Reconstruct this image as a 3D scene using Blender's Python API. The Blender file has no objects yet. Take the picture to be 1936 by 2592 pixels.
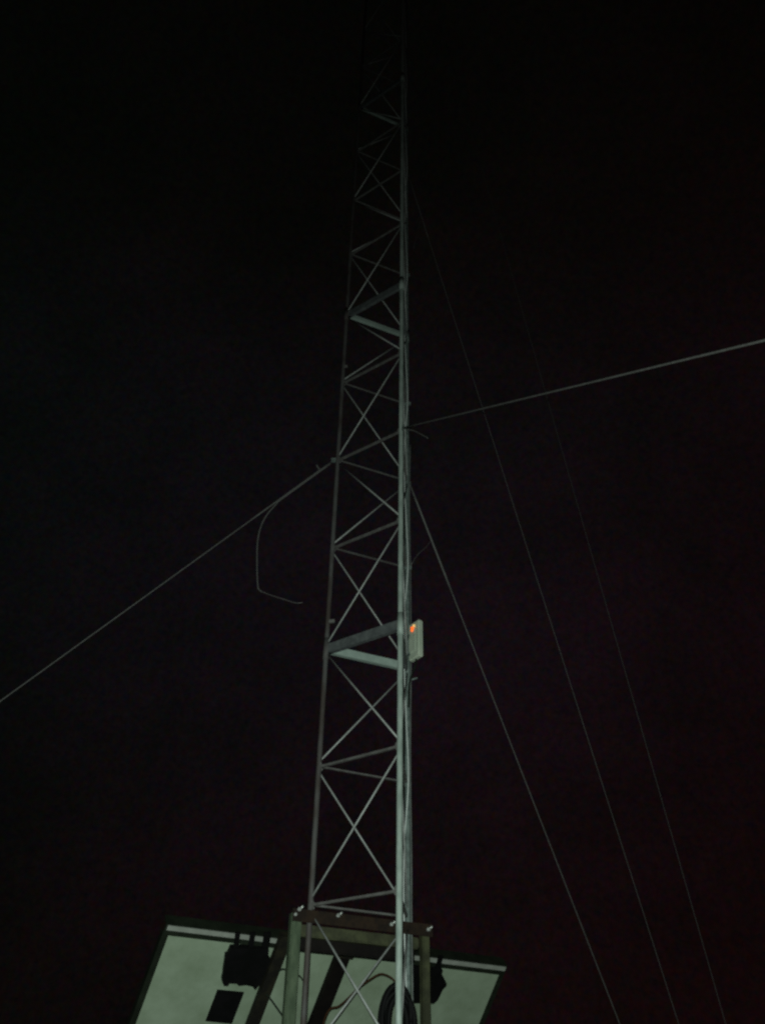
import bpy, bmesh, math, random
from mathutils import Vector, Matrix
random.seed(7)
sc = bpy.context.scene
COL = sc.collection

# ---------------------------------------------------------------- camera
PITCH, ROLL, FPX = 0.646716, 0.019878, 2200.18      # photo pixels: 1936 x 2592
CAM = Vector((0.0, 0.0, 1.6))
FWD = Vector((0, math.cos(PITCH), math.sin(PITCH)))
R0 = Vector((1, 0, 0)); U0 = R0.cross(FWD)
RGT = math.cos(ROLL)*R0 + math.sin(ROLL)*U0
UPV = -math.sin(ROLL)*R0 + math.cos(ROLL)*U0
cd = bpy.data.cameras.new('camera'); cam = bpy.data.objects.new('camera', cd); COL.objects.link(cam)
cam.matrix_world = Matrix(((RGT.x, UPV.x, -FWD.x, CAM.x), (RGT.y, UPV.y, -FWD.y, CAM.y),
                           (RGT.z, UPV.z, -FWD.z, CAM.z), (0, 0, 0, 1)))
cd.sensor_fit = 'VERTICAL'; cd.sensor_height = 24.0; cd.lens = 24.0*FPX/2592.0
cd.clip_start = 0.05; cd.clip_end = 2000
sc.camera = cam

# ---------------------------------------------------------------- night sky
w = bpy.data.worlds.new('World'); sc.world = w; w.use_nodes = True
nt = w.node_tree; nt.nodes.clear()
out = nt.nodes.new('ShaderNodeOutputWorld'); bg = nt.nodes.new('ShaderNodeBackground')
tc = nt.nodes.new('ShaderNodeTexCoord'); sep = nt.nodes.new('ShaderNodeSeparateXYZ')
rmp = nt.nodes.new('ShaderNodeValToRGB')
nt.links.new(tc.outputs['Generated'], sep.inputs[0]); nt.links.new(sep.outputs['Z'], rmp.inputs['Fac'])
cr = rmp.color_ramp
stops = [(0.0, (.0044, .0024, .0023)), (0.18, (.0048, .0025, .0029)), (0.45, (.0049, .0032, .0043)),
         (0.66, (.0042, .0032, .0040)), (0.80, (.0022, .0018, .0016)), (0.93, (.0011, .0011, .0008))]
cr.elements[0].position = stops[0][0]; cr.elements[0].color = (*stops[0][1], 1)
cr.elements[1].position = stops[-1][0]; cr.elements[1].color = (*stops[-1][1], 1)
for p, c in stops[1:-1]:
    e = cr.elements.new(p); e.color = (*c, 1)
# thin uneven night cloud
nz = nt.nodes.new('ShaderNodeTexNoise'); nz.inputs['Scale'].default_value = 5.0; nz.inputs['Detail'].default_value = 9.0
nz.inputs['Roughness'].default_value = 0.72
mx = nt.nodes.new('ShaderNodeMix'); mx.data_type = 'RGBA'; mx.blend_type = 'MULTIPLY'; mx.inputs[0].default_value = 1.0
r2 = nt.nodes.new('ShaderNodeValToRGB')
r2.color_ramp.elements[0].position = 0.3; r2.color_ramp.elements[0].color = (.62, .80, .66, 1)
r2.color_ramp.elements[1].position = 0.7; r2.color_ramp.elements[1].color = (1.25, 1.1, 1.2, 1)
nt.links.new(tc.outputs['Generated'], nz.inputs['Vector']); nt.links.new(nz.outputs['Fac'], r2.inputs['Fac'])
nt.links.new(rmp.outputs['Color'], mx.inputs[6]); nt.links.new(r2.outputs['Color'], mx.inputs[7])
# vignette and colour grain put into the sky colour: greener left, redder right
mr = nt.nodes.new('ShaderNodeMapRange'); mr.inputs['From Min'].default_value = -.45; mr.inputs['From Max'].default_value = .45
r3 = nt.nodes.new('ShaderNodeValToRGB'); e3 = r3.color_ramp.elements
e3[0].position = 0; e3[0].color = (.40, .78, .55, 1); e3[1].position = 1; e3[1].color = (.95, .62, .60, 1)
for p, c in ((.28, (.88, .98, .98)), (.62, (1.08, 1.0, 1.02))):
    e = e3.new(p); e.color = (*c, 1)
nt.links.new(sep.outputs['X'], mr.inputs['Value']); nt.links.new(mr.outputs[0], r3.inputs['Fac'])
m2 = nt.nodes.new('ShaderNodeMix'); m2.data_type = 'RGBA'; m2.blend_type = 'MULTIPLY'; m2.inputs[0].default_value = 1.0
nt.links.new(mx.outputs[2], m2.inputs[6]); nt.links.new(r3.outputs['Color'], m2.inputs[7])
n2 = nt.nodes.new('ShaderNodeTexNoise'); n2.inputs['Scale'].default_value = 150; n2.inputs['Detail'].default_value = 5; n2.inputs['Roughness'].default_value = .8
nt.links.new(tc.outputs['Generated'], n2.inputs['Vector'])
vm = nt.nodes.new('ShaderNodeVectorMath'); vm.operation = 'MULTIPLY_ADD'; vm.inputs[1].default_value = (3.0, 2.4, 3.0); vm.inputs[2].default_value = (-.5, -.2, -.5)
nt.links.new(n2.outputs['Color'], vm.inputs[0])
m3 = nt.nodes.new('ShaderNodeMix'); m3.data_type = 'RGBA'; m3.blend_type = 'MULTIPLY'; m3.inputs[0].default_value = 1.0
nt.links.new(m2.outputs[2], m3.inputs[6]); nt.links.new(vm.outputs[0], m3.inputs[7])
nt.links.new(m3.outputs[2], bg.inputs['Color']); bg.inputs['Strength'].default_value = 1.08
nt.links.new(bg.outputs[0], out.inputs['Surface'])

# ---------------------------------------------------------------- the phone's flash, the only light on the mast
ld = bpy.data.lights.new('phone_flash', 'SPOT'); ld.energy = 530; ld.color = (.83, 1.0, .90)
ld.shadow_soft_size = 0.02; ld.spot_size = math.radians(141); ld.spot_blend = 1.0
lo = bpy.data.objects.new('phone_flash', ld); COL.objects.link(lo)
lo.location = (-0.02, -0.05, 1.64)
lo.rotation_euler = Vector((0.0, math.cos(math.radians(3)), math.sin(math.radians(3)))).to_track_quat('-Z', 'Y').to_euler()

sc.view_settings.view_transform = 'Standard'; sc.view_settings.look = 'None'
sc.view_settings.exposure = 0.0; sc.view_settings.gamma = 1.0; sc.view_settings.use_curve_mapping = False
sc.render.engine = 'CYCLES'
sc.cycles.use_denoising = False
sc.cycles.pixel_filter_type = 'BLACKMAN_HARRIS'; sc.cycles.filter_width = 2.5

# ---------------------------------------------------------------- helpers
def ray(x, y):
    return FWD + RGT*((x-968)/FPX) - UPV*((y-1296)/FPX)
def on_plane(x, y, p, n):
    d = ray(x, y); return CAM + d*((p-CAM).dot(n)/d.dot(n))
def at_y(x, y, Y):
    d = ray(x, y); return CAM + d*(Y/d.y)

def mat(name, col, col2=None, rough=.5, metal=0.0, scale=14.0, spec=.5, bump=0.0, stretch=(1, 1, 1), lo=.42, hi=.62):
    m = bpy.data.materials.new(name); m.use_nodes = True
    n = m.node_tree; b = n.nodes['Principled BSDF']
    b.inputs['Roughness'].default_value = rough; b.inputs['Metallic'].default_value = metal
    b.inputs['Specular IOR Level'].default_value = spec
    t = n.nodes.new('ShaderNodeTexCoord'); mp = n.nodes.new('ShaderNodeMapping'); mp.inputs['Scale'].default_value = stretch
    no = n.nodes.new('ShaderNodeTexNoise'); no.inputs['Scale'].default_value = scale; no.inputs['Detail'].default_value = 8
    no.inputs['Roughness'].default_value = .65
    ra = n.nodes.new('ShaderNodeValToRGB')
    if col2 is None: col2 = tuple(c*.7 for c in col)
    ra.color_ramp.elements[0].position = lo; ra.color_ramp.elements[0].color = (*col2, 1)
    ra.color_ramp.elements[1].position = hi; ra.color_ramp.elements[1].color = (*col, 1)
    n.links.new(t.outputs['Object'], mp.inputs[0]); n.links.new(mp.outputs[0], no.inputs['Vector'])
    n.links.new(no.outputs['Fac'], ra.inputs['Fac']); n.links.new(ra.outputs['Color'], b.inputs['Base Color'])
    if bump:
        bu = n.nodes.new('ShaderNodeBump'); bu.inputs['Strength'].default_value = bump; bu.inputs['Distance'].default_value = .004
        n.links.new(no.outputs['Fac'], bu.inputs['Height']); n.links.new(bu.outputs[0], b.inputs['Normal'])
    return m

class MB:
    def __init__(self): self.bm = bmesh.new()
    def box(self, c, ax, ay, az):          # half-axis vectors
        v = [self.bm.verts.new(Vector(c)+sx*ax+sy*ay+sz*az) for sx in (-1, 1) for sy in (-1, 1) for sz in (-1, 1)]
        for f in ((0, 1, 3, 2), (4, 6, 7, 5), (0, 4, 5, 1), (2, 3, 7, 6), (0, 2, 6, 4), (1, 5, 7, 3)):
            self.bm.faces.new([v[i] for i in f])
        return self
    def bar(self, a, b, side, wid, thk):   # rectangular bar a->b; 'side' = width direction
        a, b = Vector(a), Vector(b); d = (b-a); L = d.length/2; d.normalize()
        s = (side - d*side.dot(d)).normalized(); t = d.cross(s)
        return self.box((a+b)/2, d*L, s*wid/2, t*thk/2)
    def angle(self, a, b, side, other, wid, wid2, thk):   # L section: flange 1 along side, flange 2 along other
        a, b = Vector(a), Vector(b); d = (b-a).normalized()
        s = (side - d*side.dot(d)).normalized(); o = (other - d*other.dot(d) - s*other.dot(s)).normalized()
        self.bar(a, b, s, wid, thk)
        q = s*(-wid/2+thk/2) + o*(thk/2+wid2/2)
        return self.bar(a+q, b+q, o, wid2, thk)
    def tube(self, pts, r, seg=10, cap=True):
        pts = [Vector(p) for p in pts]; rings = []; prev = None
        for i, p in enumerate(pts):
            t = (pts[min(i+1, len(pts)-1)] - pts[max(i-1, 0)]).normalized()
            if prev is None:
                h = Vector((0, 0, 1)) if abs(t.z) < .9 else Vector((1, 0, 0)); nx = t.cross(h).normalized()
            else:
                nx = (prev - t*prev.dot(t)).normalized()
            prev = nx; ny = t.cross(nx); rr = r[i] if isinstance(r, (list, tuple)) else r
            rings.append([self.bm.verts.new(p + rr*(math.cos(2*math.pi*k/seg)*nx + math.sin(2*math.pi*k/seg)*ny)) for k in range(seg)])
        for a, b in zip(rings, rings[1:]):
            for k in range(seg):
                f = self.bm.faces.new((a[k], a[(k+1) % seg], b[(k+1) % seg], b[k])); f.smooth = True
        if cap:
            self.bm.faces.new(list(reversed(rings[0]))); self.bm.faces.new(rings[-1])
        return self
    def prism(self, poly, ext):            # polygon (list of 3D points) thickened by vector ext
        a = [self.bm.verts.new(p) for p in poly]; b = [self.bm.verts.new(Vector(p)+ext) for p in poly]; n = len(a)
        self.bm.faces.new(a); self.bm.faces.new(list(reversed(b)))
        for i in range(n): self.bm.faces.new((a[i], b[i], b[(i+1) % n], a[(i+1) % n]))
        return self
    def bevel(self, off, seg=2):
        bmesh.ops.bevel(self.bm, geom=list(self.bm.edges), offset=off, segments=seg, affect='EDGES'); return self
    def build(self, name, m, parent=None, loc=None, label=None):
        base = Vector(parent.get('_o', (0, 0, 0))) if parent else Vector(loc or (0, 0, 0))
        bmesh.ops.recalc_face_normals(self.bm, faces=list(self.bm.faces))
        for v in self.bm.verts: v.co -= base
        me = bpy.data.meshes.new(name); self.bm.to_mesh(me); self.bm.free(); me.materials.append(m)
        o = bpy.data.objects.new(name, me); COL.objects.link(o)
        if parent:
            o.parent = parent; o['_o'] = tuple(base)
        else:
            o.location = base; o['_o'] = tuple(base)
        if label: o['label'] = label
        return o
def empty(name, loc):
    o = bpy.data.objects.new(name, None); COL.objects.link(o); o.location = loc; o.empty_display_size = .1; o['_o'] = tuple(loc); return o
def tag(o, label, cat, group=None):
    o['label'] = label; o['category'] = cat
    if group: o['group'] = group
    return o
def catmull(P, n=10):
    P = [Vector(p) for p in P]; Q = [2*P[0]-P[1]] + P + [2*P[-1]-P[-2]]; res = []
    for i in range(1, len(Q)-2):
        a, b, c, d = Q[i-1:i+3]
        for k in range(n):
            t = k/n
            res.append(.5*((2*b)+(c-a)*t+(2*a-5*b+4*c-d)*t*t+(3*b-a-3*c+d)*t**3))
    return res + [P[-1]]

# ---------------------------------------------------------------- materials
M = {}
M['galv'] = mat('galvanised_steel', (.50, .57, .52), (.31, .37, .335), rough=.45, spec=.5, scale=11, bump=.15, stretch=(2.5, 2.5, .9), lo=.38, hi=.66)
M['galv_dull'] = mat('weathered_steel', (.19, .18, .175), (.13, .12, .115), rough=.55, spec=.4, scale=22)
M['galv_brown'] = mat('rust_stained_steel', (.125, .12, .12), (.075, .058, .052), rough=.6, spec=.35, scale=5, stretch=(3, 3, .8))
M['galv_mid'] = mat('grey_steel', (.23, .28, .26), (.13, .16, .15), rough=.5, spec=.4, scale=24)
M['rod'] = mat('bright_rod', (.47, .48, .465), (.36, .36, .35), rough=.38, spec=.55, scale=25)
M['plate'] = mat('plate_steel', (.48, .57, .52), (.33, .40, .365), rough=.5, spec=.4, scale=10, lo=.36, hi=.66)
M['plate_shaded'] = mat('plate_shaded_steel', (.155, .165, .165), (.10, .105, .11), rough=.6, spec=.3, scale=20)
M['rust'] = mat('red_primer_rust', (.036, .021, .013), (.020, .013, .010), rough=.8, spec=.2, scale=18, bump=.3)
M['olive'] = mat('olive_painted_steel', (.085, .088, .045), (.045, .045, .026), rough=.6, spec=.3, scale=12, bump=.2, stretch=(1, 1, 1))
M['post'] = mat('green_painted_steel', (.12, .155, .095), (.06, .085, .05), rough=.55, spec=.35, scale=9, bump=.2, stretch=(2, 2, .7))
M['rail'] = mat('dark_brown_steel', (.028, .024, .014), (.014, .012, .010), rough=.7, spec=.25, scale=14)
M['rail2'] = mat('black_brown_steel', (.010, .007, .006), (.006, .004, .004), rough=.75, spec=.2, scale=14)
M['zinc'] = mat('zinc_bolt', (.75, .76, .72), (.6, .6, .58), rough=.3, metal=.4, spec=.6, scale=40)
M['sheet'] = mat('white_backsheet', (.43, .51, .385), (.30, .365, .255), rough=.6, spec=.3, scale=5.5, lo=.30, hi=.68)
M['pvframe'] = mat('dark_module_frame', (.020, .026, .016), (.012, .016, .010), rough=.6, spec=.3, scale=10)
M['lip'] = mat('aluminium_strip', (.44, .45, .41), (.36, .37, .33), rough=.45, spec=.4, scale=18)
M['black'] = mat('matt_black', (.006, .005, .006), (.003, .003, .003), rough=.7, spec=.2, scale=12)
M['coax'] = mat('glossy_black_cable', (.012, .015, .013), (.008, .010, .009), rough=.12, spec=1.0, scale=30)
M['pale_cable'] = mat('pale_cable', (.88, .90, .88), (.80, .83, .81), rough=.3, spec=.6, scale=30)
M['grey_cable'] = mat('grey_cable', (.20, .21, .20), (.13, .14, .135), rough=.45, spec=.4, scale=20)
M['brown_cable'] = mat('brown_cable', (.060, .026, .012), (.04, .017, .008), rough=.8, spec=.1, scale=20)
M['dark_cable'] = mat('dark_cable', (.016, .021, .014), (.010, .014, .010), rough=.7, spec=.15, scale=20)
M['wire'] = mat('guy_strand', (.17, .165, .16), (.12, .115, .11), rough=.5, spec=.4, scale=60)
M['cpe'] = mat('white_radio_plastic', (.68, .73, .60), (.56, .62, .50), rough=.4, spec=.45, scale=8)
M['ground'] = mat('dark_soil', (.06, .05, .04), (.03, .026, .02), rough=.95, spec=.1, scale=3, bump=.4)
M['concrete'] = mat('concrete', (.3, .29, .27), (.22, .21, .2), rough=.9, spec=.2, scale=6, bump=.3)
led = bpy.data.materials.new('orange_led'); led.use_nodes = True
b = led.node_tree.nodes['Principled BSDF']; b.inputs['Base Color'].default_value = (.6, .1, .02, 1)
b.inputs['Emission Color'].default_value = (1.0, .15, .014, 1); b.inputs['Emission Strength'].default_value = 1.15
glow_mat = bpy.data.materials.new('amber_glow'); glow_mat.use_nodes = True
b = glow_mat.node_tree.nodes['Principled BSDF']; b.inputs['Base Color'].default_value = (.6, .4, .1, 1)
b.inputs['Emission Color'].default_value = (1.0, .62, .20, 1); b.inputs['Emission Strength'].default_value = .75

# ---------------------------------------------------------------- ground
g = MB()
N_ = 40; half = 150.0
vs = [[g.bm.verts.new((-half+2*half*i/N_, -half+2*half*j/N_, 0)) for j in range(N_+1)] for i in range(N_+1)]
for i in range(N_):
    for j in range(N_): g.bm.faces.new((vs[i][j], vs[i+1][j], vs[i+1][j+1], vs[i][j+1]))
gr = g.build('ground', M['ground']); gr['kind'] = 'structure'

# ---------------------------------------------------------------- lattice mast
CX, CY, SIDE, TH = -0.011792, 4.930706, 0.574653, 3.033124
RAD = SIDE/math.sqrt(3)
XY = {n: Vector((CX+RAD*math.cos(TH+k*2*math.pi/3), CY+RAD*math.sin(TH+k*2*math.pi/3), 0)) for k, n in enumerate('ANF')}
CEN = Vector((CX, CY, 0))
def lev(l): return 1.6 + 1.1148 + .75*l + (.00723*l*l if l > 0 else 0)
LMIN, LMAX = -3, 20
def J(n, l, dz=0.0): return XY[n] + Vector((0, 0, lev(l)+dz))
OUT = {n: (XY[n]-CEN).normalized() for n in 'ANF'}
UZ = Vector((0, 0, 1))
mast = empty('lattice_mast', (CX, CY, 0))
tag(mast, 'tall three-legged steel lattice mast with zigzag rods, held by guy wires', 'mast')
TOP = lev(LMAX)+.12
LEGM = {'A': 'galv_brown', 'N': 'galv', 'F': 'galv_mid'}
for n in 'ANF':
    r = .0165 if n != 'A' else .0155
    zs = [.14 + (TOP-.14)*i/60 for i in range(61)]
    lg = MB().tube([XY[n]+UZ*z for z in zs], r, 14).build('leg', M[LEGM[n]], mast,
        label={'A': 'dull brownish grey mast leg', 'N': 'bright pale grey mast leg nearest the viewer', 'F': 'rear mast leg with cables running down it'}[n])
    for l in range(2, LMAX, 4):            # splice sleeves at the section joints
        MB().tube([J(n, l, -.075), J(n, l, .075)], r+.0035, 14).build('splice_sleeve', M[LEGM[n]], lg)
for l in range(LMIN, LMAX+1):
    wide = (l-2) % 4 == 0
    for a, c in (('A', 'N'), ('A', 'F'), ('N', 'F')):
        d = (J(c, l)-J(a, l)).normalized(); nrm = Vector((d.y, -d.x, 0))
        if nrm.dot(XY[a]-CEN) < 0: nrm = -nrm      # outward
        p, q = J(a, l)+d*.012, J(c, l)-d*.012
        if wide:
            mm = M['plate'] if (a, c) == ('A', 'F') else M['plate_shaded']  # all but the rear plate darker: less light on them, put into the colour
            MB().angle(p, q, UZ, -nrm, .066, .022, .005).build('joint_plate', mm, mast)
        else:
            MB().angle(p, q, UZ, -nrm, .013, .012, .003).build('cross_bar', M['galv_dull'], mast)
for l in range(LMIN, LMAX):                # one rod per face and panel, zigzagging up the mast
    odd = l % 2 != 0
    def rod(a, la, c, lc):
        p, q = J(a, la, .03 if la == l else -.03), J(c, lc, .03 if lc == l else -.03)
        MB().tube([p, q], .0056, 8).build('diagonal_rod', M['rod'], mast)
    if odd:  # panel between an odd level below and an even level above
        rod('N', l, 'A', l+1); rod('F', l+1, 'A', l); rod('N', l, 'F', l+1)
    else:
        rod('A', l, 'N', l+1); rod('F', l, 'A', l+1); rod('F', l, 'N', l+1)
# small gussets where bars and rods meet the legs
for l in range(LMIN, LMAX+1):
    for a, c in (('A', 'N'), ('A', 'F'), ('N', 'A'), ('F', 'A')):
        d = (J(c, l)-J(a, l)).normalized(); nrm = Vector((d.y, -d.x, 0))
        if nrm.dot(XY[a]-CEN) < 0: nrm = -nrm
        p = J(a, l)+d*.010+nrm*.006
        MB().prism([p-UZ*.030, p+UZ*.030, p+d*.016+UZ*.014, p+d*.016-UZ*.014], nrm*.003).build('gusset', M['galv_dull'], mast)
# guy brackets: a bent lug on the leg where a guy is tied
for n, l in (('A', 4), ('N', 4), ('F', 4), ('F', 9)):
    MB().bar(J(n, l)+OUT[n]*.012, J(n, l)+OUT[n]*.05, UZ, .04, .006).build('guy_lug', M['galv_mid'], mast)
# small clamps that stick out of the legs
MB().bar(J('A', 2, .19)+Vector((.008, -.02, 0)), J('A', 2, .19)+Vector((.045, -.022, .004)), UZ, .022, .012).build('clamp', M['galv_dull'], mast)
MB().bar(J('A', 5, .17)+Vector((.006, -.018, 0)), J('A', 5, .17)+Vector((.032, -.02, .004)), UZ, .02, .012).build('clamp', M['galv_dull'], mast)
MB().tube([XY['F']+Vector((.01, -.012, lev(2)-.10)), XY['F']+Vector((.065, -.02, lev(2)-.085))], .006, 8).build('step_bolt', M['galv_mid'], mast)
for l in (3, 5, 7): 
    MB().bar(J('F', l, -.012)+Vector((-.02, -.024, 0)), J('F', l, -.012)+Vector((.03, -.022, 0)), UZ, .03, .012).build('cable_clip', M['galv_mid'], mast)
pad = MB().box((CX, CY, .07), Vector((.55, 0, 0)), Vector((0, .55, 0)), Vector((0, 0, .07))).bevel(.015).build('concrete_pad', M['concrete'], loc=(CX, CY, 0))
tag(pad, 'low square concrete pad under the lattice mast', 'concrete pad')

# ---------------------------------------------------------------- cables on the mast
def mastcable(name, off, amp, rad, m, label, z0, z1, seed, wave=True):
    rnd = random.Random(seed); P = []; ph = []
    l = LMIN
    while l <= LMAX:
        z = lev(l)
        if z0 <= z <= z1:
            s = (amp if l % 2 else -amp) if wave else rnd.uniform(-amp, amp)
            P.append(XY['F']+Vector((off[0]+s, off[1]+rnd.uniform(-.003, .003), z)))
            if not wave:
                P.append(XY['F']+Vector((off[0]+rnd.uniform(-amp, amp), off[1]+rnd.uniform(-.004, .004), z+.37)))
        l += 1
    o = MB().tube(catmull(P, 8), rad, 10).build(name, m, loc=(XY['F'].x, XY['F'].y, 0)); tag(o, label, 'cable'); return o
P = []                                     # pale cable that weaves past the dark one: in front, then behind
for l in range(LMIN, 13):
    f = XY['F']; z0, z1 = lev(l), lev(l+1)
    if l % 2: P += [f+Vector((.004, -.036, z0)), f+Vector((-.009, -.044, (z0+z1)/2))]
    else: P += [f+Vector((-.022, -.038, z0)), f+Vector((-.020, -.008, (z0+z1)/2))]
o = MB().tube(catmull(P, 8), .0038, 10).build('antenna_cable', M['pale_cable'], loc=(XY['F'].x, XY['F'].y, 0))
tag(o, 'thin pale cable weaving in and out between the two right mast legs', 'cable')
mastcable('feeder_cable', (-.030, -.028), .004, .007, M['dark_cable'], 'thick matt dark cable in the shadow between the two right mast legs', .2, 12.0, 4, False)
mastcable('power_cable', (.021, -.016), .004, .0042, M['grey_cable'], 'thin pale grey cable along the right edge of the rear mast leg', .2, 6.0, 5, False)

# ---------------------------------------------------------------- guy wires
GUYGRP = 'guy wires of the mast'
def guy(n, daz, pts, label, z0, rad, m=None, sag=0.0, tmax=None):
    az = math.atan2(OUT[n].y, OUT[n].x)+math.radians(daz)
    d = Vector((math.cos(az), math.sin(az), 0)); nn = Vector((-d.y, d.x, 0))
    S = [(0.03, z0)]
    for (x, y) in pts:
        h = on_plane(x, y, XY[n], nn); S.append(((h-XY[n]).dot(d), h.z))
    # least squares line through the sightings, kept at the lug
    k = sum((z-z0)*(t-.03) for t, z in S[1:])/sum((t-.03)**2 for t, z in S[1:])
    tend = .03 + (0.05-z0)/k
    P = []
    for i in range(41):
        f = i/40; t = .03+(tend-.03)*f
        P.append(XY[n]+d*t+UZ*(z0+(0.05-z0)*f - sag*4*f*(1-f)))
    root = empty('guy_wire', P[-1]); tag(root, label, 'guy wire', GUYGRP)
    MB().tube(P, rad, 8).build('strand', m or M['wire'], root)
    def pt(t): f = (t-.03)/(tend-.03); return XY[n]+d*t+UZ*(z0+(0.05-z0)*f - sag*4*f*(1-f))
    # turnbuckle and anchor eye at the foot
    e = (P[-1]-P[-2]).normalized()
    MB().tube([pt(tend)-e*.45, pt(tend)-e*.42, pt(tend)-e*.2, pt(tend)-e*.17], [.006, .016, .016, .006], 8).build('turnbuckle', M['galv_mid'], root)
    MB().tube([P[-1], P[-1]-UZ*.05+e*.06], .012, 8).build('anchor_rod', M['galv_dull'], root)
    print('guy', n, 'slope', round(k, 2), 'anchor', round(tend, 2))
    return root, pt, d
gl, glp, gld = guy('A', 0, [(0, 1775), (400, 1490), (240, 1601)], 'guy wire running down to the left edge, with a loose cable end hanging off it', lev(4)+.0, .0042)
gr_, grp, grd = guy('N', 0, [(1500, 970), (1936, 858)], 'guy wire passing overhead to the right edge', lev(4)+.0, .0050)
g2, g2p, g2d = guy('F', 0, [(1172, 1570), (1348, 2016), (1477, 2367)], 'lowest guy wire sloping down right from just above the white radio', lev(4)+.0, .0046)
g3, g3p, g3d = guy('F', 0, [(1137, 785), (1312, 1365), (1472, 1805), (1624, 2286)], 'long thin guy wire crossing the overhead wire, middle of the three sloping down right', lev(9), .0038)
g4, g4p, g4d = guy('F', 0, [(1388, 1010), (1465, 1282), (1611, 1800), (1748, 2306)], 'faintest guy wire, farthest right of the three sloping down right', lev(17), .0040)

# wire tails and grips near the lugs, each on its own guy
def grip(root, pt, t0, t1, r):
    MB().tube([pt(t0+(t1-t0)*i/6) for i in range(7)], [r*.7]+[r]*5+[r*.7], 8).build('wire_grip', M['wire'], root)
grip(gl, glp, .05, .62, .0062); grip(g2, g2p, .05, .62, .0085); grip(g3, g3p, .05, .4, .0055)
c = glp(.13); MB().bar(c+Vector((0, 0, -.004)), c+Vector((-.028, 0, .045)), Vector((0, 1, 0)), .014, .01).build('wire_clip', M['wire'], gl)
def tail(root, n, d, pts, r):
    nn = Vector((-d.y, d.x, 0))
    MB().tube(catmull([on_plane(x, y, XY[n], nn) for x, y in pts], 6), r, 8).build('wire_tail', M['galv_dull'], root)
tail(g2, 'F', g2d, [(1089, 1370), (1078, 1385), (1058, 1403), (1041, 1428)], .0035)
tail(g3, 'F', g3d, [(1065, 552), (1060, 580), (1052, 605), (1047, 628)], .003)
MB().tube(catmull([at_y(1030, 1088, 4.58), at_y(1046, 1090, 4.55), at_y(1063, 1098, 4.53), at_y(1083, 1109, 4.5)], 6), .003, 8).build('wire_tail', M['galv_dull'], gr_)

# loose cable hanging off the left guy
nn = Vector((-gld.y, gld.x, 0))
hp = [glp(.05)-UZ*.012, glp(.25)-UZ*.012, glp(.42)-UZ*.012]
for x, y in ((703, 1272), (676, 1303), (660, 1335), (652, 1375), (651, 1430), (652, 1470), (654, 1491)):
    hp.append(on_plane(x, y, XY['A'], nn))
hc = MB().tube(catmull(hp, 6), .0052, 8).tube(catmull([hp[-1], on_plane(663, 1498, XY['A'], nn)], 4), .0046, 8)
hc = hc.build('hanging_cable', M['wire'], loc=hp[-1]); tag(hc, 'loose grey cable end drooping in a bow below the left guy wire', 'cable')
tl = MB().tube(catmull([on_plane(x, y, XY['A'], nn) for x, y in ((664, 1498), (690, 1508), (722, 1518), (748, 1526), (766, 1525))], 6), .0026, 8)
tl = tl.build('cable_tip', M['galv_dull'], hc)

# ---------------------------------------------------------------- wireless radio on the rear leg
A_ = Vector((-.58, .81, 0)).normalized(); B_ = Vector((.81, .58, 0)).normalized()
Y0 = 5.03
top = at_y(1059, 1566, Y0); bot = at_y(1059, 1658, Y0)
H = top.z-bot.z
la, lb = .112, .040
c0 = Vector((top.x, top.y, (top.z+bot.z)/2))
rb = c0 + A_*la/2 + B_*lb/2
radio = empty('wireless_radio', (rb.x, rb.y, bot.z))
tag(radio, 'small pale radio box with an orange light, strapped to the mast', 'radio')
body = MB().box(rb, A_*la/2, B_*lb/2, UZ*H/2).bevel(.008, 3).build('body', M['cpe'], radio)
fc = c0 + A_*la/2 - B_*.0005             # the back of the box, towards the mast
MB().box(fc-UZ*H*.02+A_*.008, A_*.030, B_*.003, UZ*H*.30).bevel(.002, 1).build('connector_cover', M['cpe'], radio)
lp = fc + UZ*(H*.5-.048) - B_*.003
MB().tube([lp+A_*.002-B_*.0, lp+A_*.002-B_*.012], [.010, .008], 12).build('status_glow', led, radio)
MB().tube([lp+A_*.006-UZ*.017, lp+A_*.006-UZ*.017-B_*.010], [.009, .007], 12).build('status_glow', led, radio)
MB().tube([lp-A_*.014+UZ*.012, lp-A_*.014+UZ*.012-B_*.010], [.008, .006], 12).build('status_glow', glow_mat, radio, label='amber glow on the radio box')  # amber glow on the box, built as a small emitting stub
sp = XY['F']+UZ*(rb.z+.05)
MB().bar(sp+Vector((-.02, -.02, 0)), c0+A_*(la*.8)+UZ*.05, UZ, .02, .012).build('mounting_strap', M['galv_mid'], radio)
MB().bar(sp+Vector((-.02, -.02, -.14)), c0+A_*(la*.8)-UZ*.09, UZ, .02, .012).build('mounting_strap', M['galv_mid'], radio)
bb = rb-UZ*(H/2)
cc = MB().tube(catmull([bb+UZ*.01, bb-UZ*.03, bb+Vector((-.012, 0, -.07)), XY['F']+Vector((.012, -.03, bb.z-.14)), XY['F']+Vector((.006, -.032, bb.z-.3))], 8), .006, 8)
cc = cc.build('data_cable', M['dark_cable'], loc=bb-UZ*.3); tag(cc, 'short dark cable curving from the bottom of the radio to the mast leg', 'cable')

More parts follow.
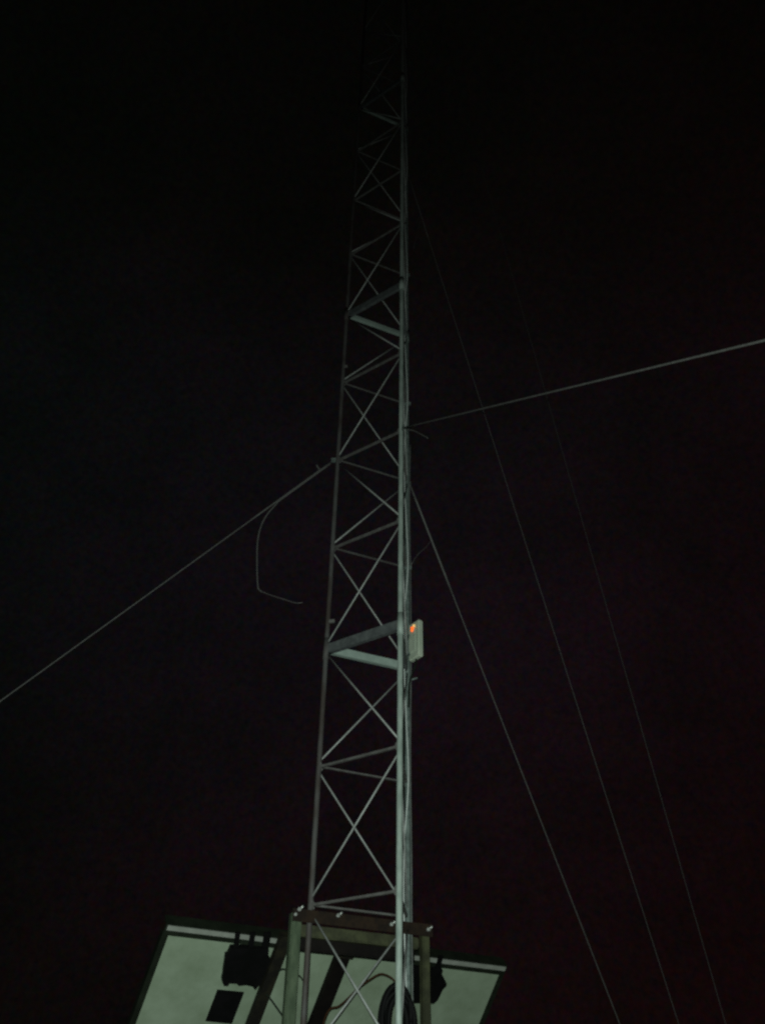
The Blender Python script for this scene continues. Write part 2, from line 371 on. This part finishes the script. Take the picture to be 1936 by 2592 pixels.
# ---------------------------------------------------------------- steel portal frame the mast stands through
E_ = (XY['F']-XY['A']).normalized(); NF = Vector((E_.y, -E_.x, 0))      # NF points towards the viewer
def fp(x, y, off): return on_plane(x, y, XY['A']+NF*off, NF)
L0 = fp(737, 2299, .04); R0_ = fp(1090, 2354, .04)
zt = (fp(760, 2296, .04).z + fp(980, 2331, .04).z)/2
xl = (fp(747, 2350, .0)-XY['A']).dot(E_); xr = (fp(1074, 2450, .0)-XY['A']).dot(E_)
def fq(u, off, z): return XY['A']+E_*u+NF*off+UZ*z
print('frame top z', zt, 'L/R z', fp(747, 2296, .04).z, fp(1080, 2347, .04).z, 'span', xl, xr)
fr = empty('support_frame', fq((xl+xr)/2, 0, 0))
tag(fr, 'rusty green steel portal frame around the foot of the mast, carrying the panels', 'frame')
MB().angle(fq(xl-.03, .034, zt-.03), fq(xr+.035, .034, zt-.03), -UZ, -NF, .062, .03, .005).build('top_rail', M['rust'], fr)
MB().bar(fq(xl+.02, -.045, zt-.089), fq(xr-.02, -.045, zt-.089), UZ, .058, .05).bevel(.006).build('lower_beam', M['olive'], fr)
MB().bar(fq(xl+.03, -.10, zt-.135), fq(xr-.02, -.10, zt-.135), UZ, .075, .045).bevel(.006).build('rear_beam', M['rail2'], fr)
for u, wdt, mm in ((xl, .056, 'post'), (xr+.004, .042, 'olive')):
    MB().box(fq(u, -.005, (zt-.012)/2), E_*wdt/2, NF*.026, UZ*(zt-.012)/2).bevel(.006).build('post', M[mm], fr)
for (x, y) in ((757, 2302), (855, 2318), (990, 2340), (1083, 2353)):
    p = fp(x, y, .04)
    MB().tube([p-NF*.01, p+NF*.012], .0095, 6).tube([p+NF*.012, p+NF*.03+E_*.012+UZ*.012], .0055, 8).build('bolt', M['zinc'], fr)
p = fp(747, 2315, .04); MB().tube([p-NF*.01, p+NF*.012], .008, 6).build('bolt', M['zinc'], fr)

# ---------------------------------------------------------------- solar panels, seen from behind and below
PC = at_y(850, 2392, 5.55); zT = PC.z
tl_ = CAM + ray(421, 2338)*((zT-CAM.z)/ray(421, 2338).z); tr_ = CAM + ray(1284, 2445)*((zT-CAM.z)/ray(1284, 2445).z)
print('panel top z', zT, tl_, tr_, (tr_-tl_).length)
eh = (tr_-tl_).normalized(); hh = Vector((-eh.y, eh.x, 0))
TILT = math.radians(44)
dn = hh*math.cos(TILT) - UZ*math.sin(TILT)           # down the slope, away from the viewer
un = eh.cross(dn).normalized()
if un.z > 0: un = -un                                 # underside normal
def pix(p):
    q = p-CAM; d = q.dot(FWD); return (round(968+FPX*q.dot(RGT)/d), round(1296-FPX*q.dot(UPV)/d))
LEN = 1.62; WID = (tr_-tl_).length
for s in (0, WID):
    print('edge px', pix(tl_+eh*s), pix(tl_+eh*s+dn*.5), pix(tl_+eh*s+dn*1.0))
def pp(x, y, off=0.0): return on_plane(x, y, tl_+un*off, un)       # point on the panel plane under a photo pixel
split = (on_plane(860, 2440, tl_, un)-tl_).dot(eh)
def module(name, u0, u1, label):
    root = empty(name, tl_+eh*(u0+u1)/2+dn*LEN/2); tag(root, label, 'solar panel', 'solar panels behind the mast')
    def q(u, v, o): return tl_+eh*u+dn*v+un*o
    FW, TK = .034, .045
    # dark frame: four hollow channel sides
    f = MB()
    FT = .066                                     # the top rail is deeper than the others
    for a, b_, s_, fw, tk in ((q(u0, 0, 0), q(u1, 0, 0), dn, FT, .075), (q(u0, LEN, 0), q(u1, LEN, 0), -dn, FW, TK), (q(u0, FT, 0), q(u0, LEN-FW, 0), eh, FW, TK), (q(u1, FT, 0), q(u1, LEN-FW, 0), -eh, FW, TK)):
        f.bar(a+s_*fw/2, b_+s_*fw/2, s_, fw, .004)
        f.bar(a+s_*.002-un*(tk/2+.003), b_+s_*.002-un*(tk/2+.003), un, tk, .004)
    f.build('frame', M['pvframe'], root)
    MB().bar(q(u0+.012, .018, .006), q(u1-.012, .018, .006), dn, .027, .006).build('clamp_strip', M['lip'], root)
    MB().box((q(u0, 0, -.016)+q(u1, LEN, -.016))/2, eh*((u1-u0)/2-.006), dn*(LEN/2-.008), un*.003).build('backsheet', M['sheet'], root)
    MB().box((q(u0, 0, -.026)+q(u1, LEN, -.026))/2, eh*((u1-u0)/2-.007), dn*(LEN/2-.007), un*.004).build('glass', M['black'], root)
    return root
mA = module('solar_panel', 0, split-.004, 'left solar panel, white back with a jagged black patch and a black square')
mB = module('solar_panel', split+.004, WID, 'right solar panel, its jagged black patch half hidden by the right frame post')
def c3(x, y): return (320+x/3.7545, 2320+y/3.7545)
def c5(x, y): return (960+x/4.72, 2320+y/4.72)
patch_l = [(985, 262), (955, 330), (935, 335), (925, 420), (915, 480), (912, 520), (900, 575), (920, 620), (960, 622), (970, 597), (1040, 600), (1060, 620), (1130, 613), (1190, 628), (1215, 660), (1240, 630), (1290, 585), (1335, 470), (1378, 405), (1338, 350), (1345, 268)]
MB().prism([pp(*c3(x, y), -.012) for x, y in patch_l], un*.034).build('black_patch', M['black'], mA)  # raised plain black patch with a jagged outline
for x0, x1 in ((1032, 1078), (1172, 1222), (1302, 1370)):  # black prongs from the patch up across the strip
    a = c3((x0+x1)/2-14, 290); b_ = c3((x0+x1)/2+6, 150)
    pa, pb = pp(*a, .016), pp(*b_, .016)
    MB().bar(pa, pb, eh, (x1-x0)/3.7545/455, .012).build('black_prong', M['black'], mA)
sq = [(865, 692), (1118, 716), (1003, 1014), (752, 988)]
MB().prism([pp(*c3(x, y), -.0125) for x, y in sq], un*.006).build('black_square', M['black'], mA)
patch_r = [(385, 560), (600, 590), (690, 560), (735, 600), (722, 640), (760, 715), (782, 758), (772, 790), (732, 830), (700, 900), (672, 955), (622, 1000), (560, 985), (392, 992)]
MB().prism([pp(*c5(x, y), -.012) for x, y in patch_r], un*.034).build('black_patch', M['black'], mB)  # the right panel's raised black patch
a, b_ = pp(*c5(700, 600), .016), pp(*c5(735, 470), .016)
MB().bar(a, b_, eh, .030, .012).build('black_prong', M['black'], mB)

# sloping rafters under the panels (parts of the frame)
def rafter(x, y, m, wdt):
    s = on_plane(x, y, tl_+un*.03, un); v = (s-tl_).dot(dn)
    a = s-dn*(v+.045); b2 = s+dn*(LEN-v)
    MB().bar(a, b2, eh, wdt, .045).build('rafter', M[m], fr)
    return b2
e1 = rafter(710, 2405, 'rail', .066); e2 = rafter(865, 2423, 'rail2', .084)
MB().box(on_plane(880, 2400, tl_+un*.09, un), eh*.045, dn*.05, un*.03).bevel(.005).build('bracket', M['rail'], fr)
for e in (e1, e2):
    MB().box(Vector((e.x, e.y, (e.z+.02)/2)), eh*.03, hh*.03, UZ*(e.z-.02)/2).build('post', M['olive'], fr)
print('rafters', pix(e1), pix(e2))

# ---------------------------------------------------------------- cables in front of the panels
def cable(name, px, Y, r, m, label):
    P = [at_y(x, y, Y+dy) for x, y, dy in px]
    o = MB().tube(catmull(P, 8), r, 8).build(name, m, loc=P[-1]); tag(o, label, 'cable'); return o
def c4(x, y): return (700+x/4.13, 2260+y/4.13)
cable('brown_cable', [(*c4(1330, 1010), 0), (*c4(1250, 938), 0), (*c4(1200, 890), 0), (*c4(1140, 858), 0), (*c4(1080, 850), 0), (*c4(1000, 890), 0), (*c4(860, 990), 0), (*c4(750, 1100), 0), (*c4(650, 1185), 0), (*c4(560, 1215), 0.01), (*c4(500, 1330), 0), (*c4(480, 1500), 0)], 5.24, .0048, M['brown_cable'], 'brown cable looping in a hump between the mast and the panel back')
cable('thin_cable', [(*c3(1330, 735), 0), (*c3(1375, 790), 0), (*c3(1440, 880), 0), (*c3(1510, 975), 0), (*c3(1600, 1080), 0), (*c3(1700, 1250), 0)], 5.25, .0042, M['dark_cable'], 'thin dark cable slanting behind the left frame post')
cable('short_cable', [(*c3(1440, 520), 0), (*c3(1480, 500), 0), (*c3(1530, 508), 0), (*c3(1640, 560), 0), (*c3(1700, 640), 0)], 5.25, .0035, M['dark_cable'], 'short faint cable crossing beside the top of the left frame post')
# coil of black cable hung behind the near leg
cc_ = at_y(1006, 2588, 5.12); P = []
for i in range(9*28+1):
    t = 2*math.pi*i/28; k = i/28
    rx, rz = .068+.020*math.sin(k*2.1), .136+.022*math.sin(k*2.1+.5)
    P.append(cc_+Vector((rx*math.cos(t)+.006*math.sin(k*3), (k-4.5)*.007+.008*math.sin(k*5), rz*math.sin(t)+.02*math.sin(k*2.6))))
co = MB().tube(P, .0125, 8).build('cable_coil', M['black'], loc=cc_); tag(co, 'coil of thick black cable hanging behind the near mast leg', 'cable coil')

for o in list(bpy.data.objects):
    if '_o' in o: del o['_o']
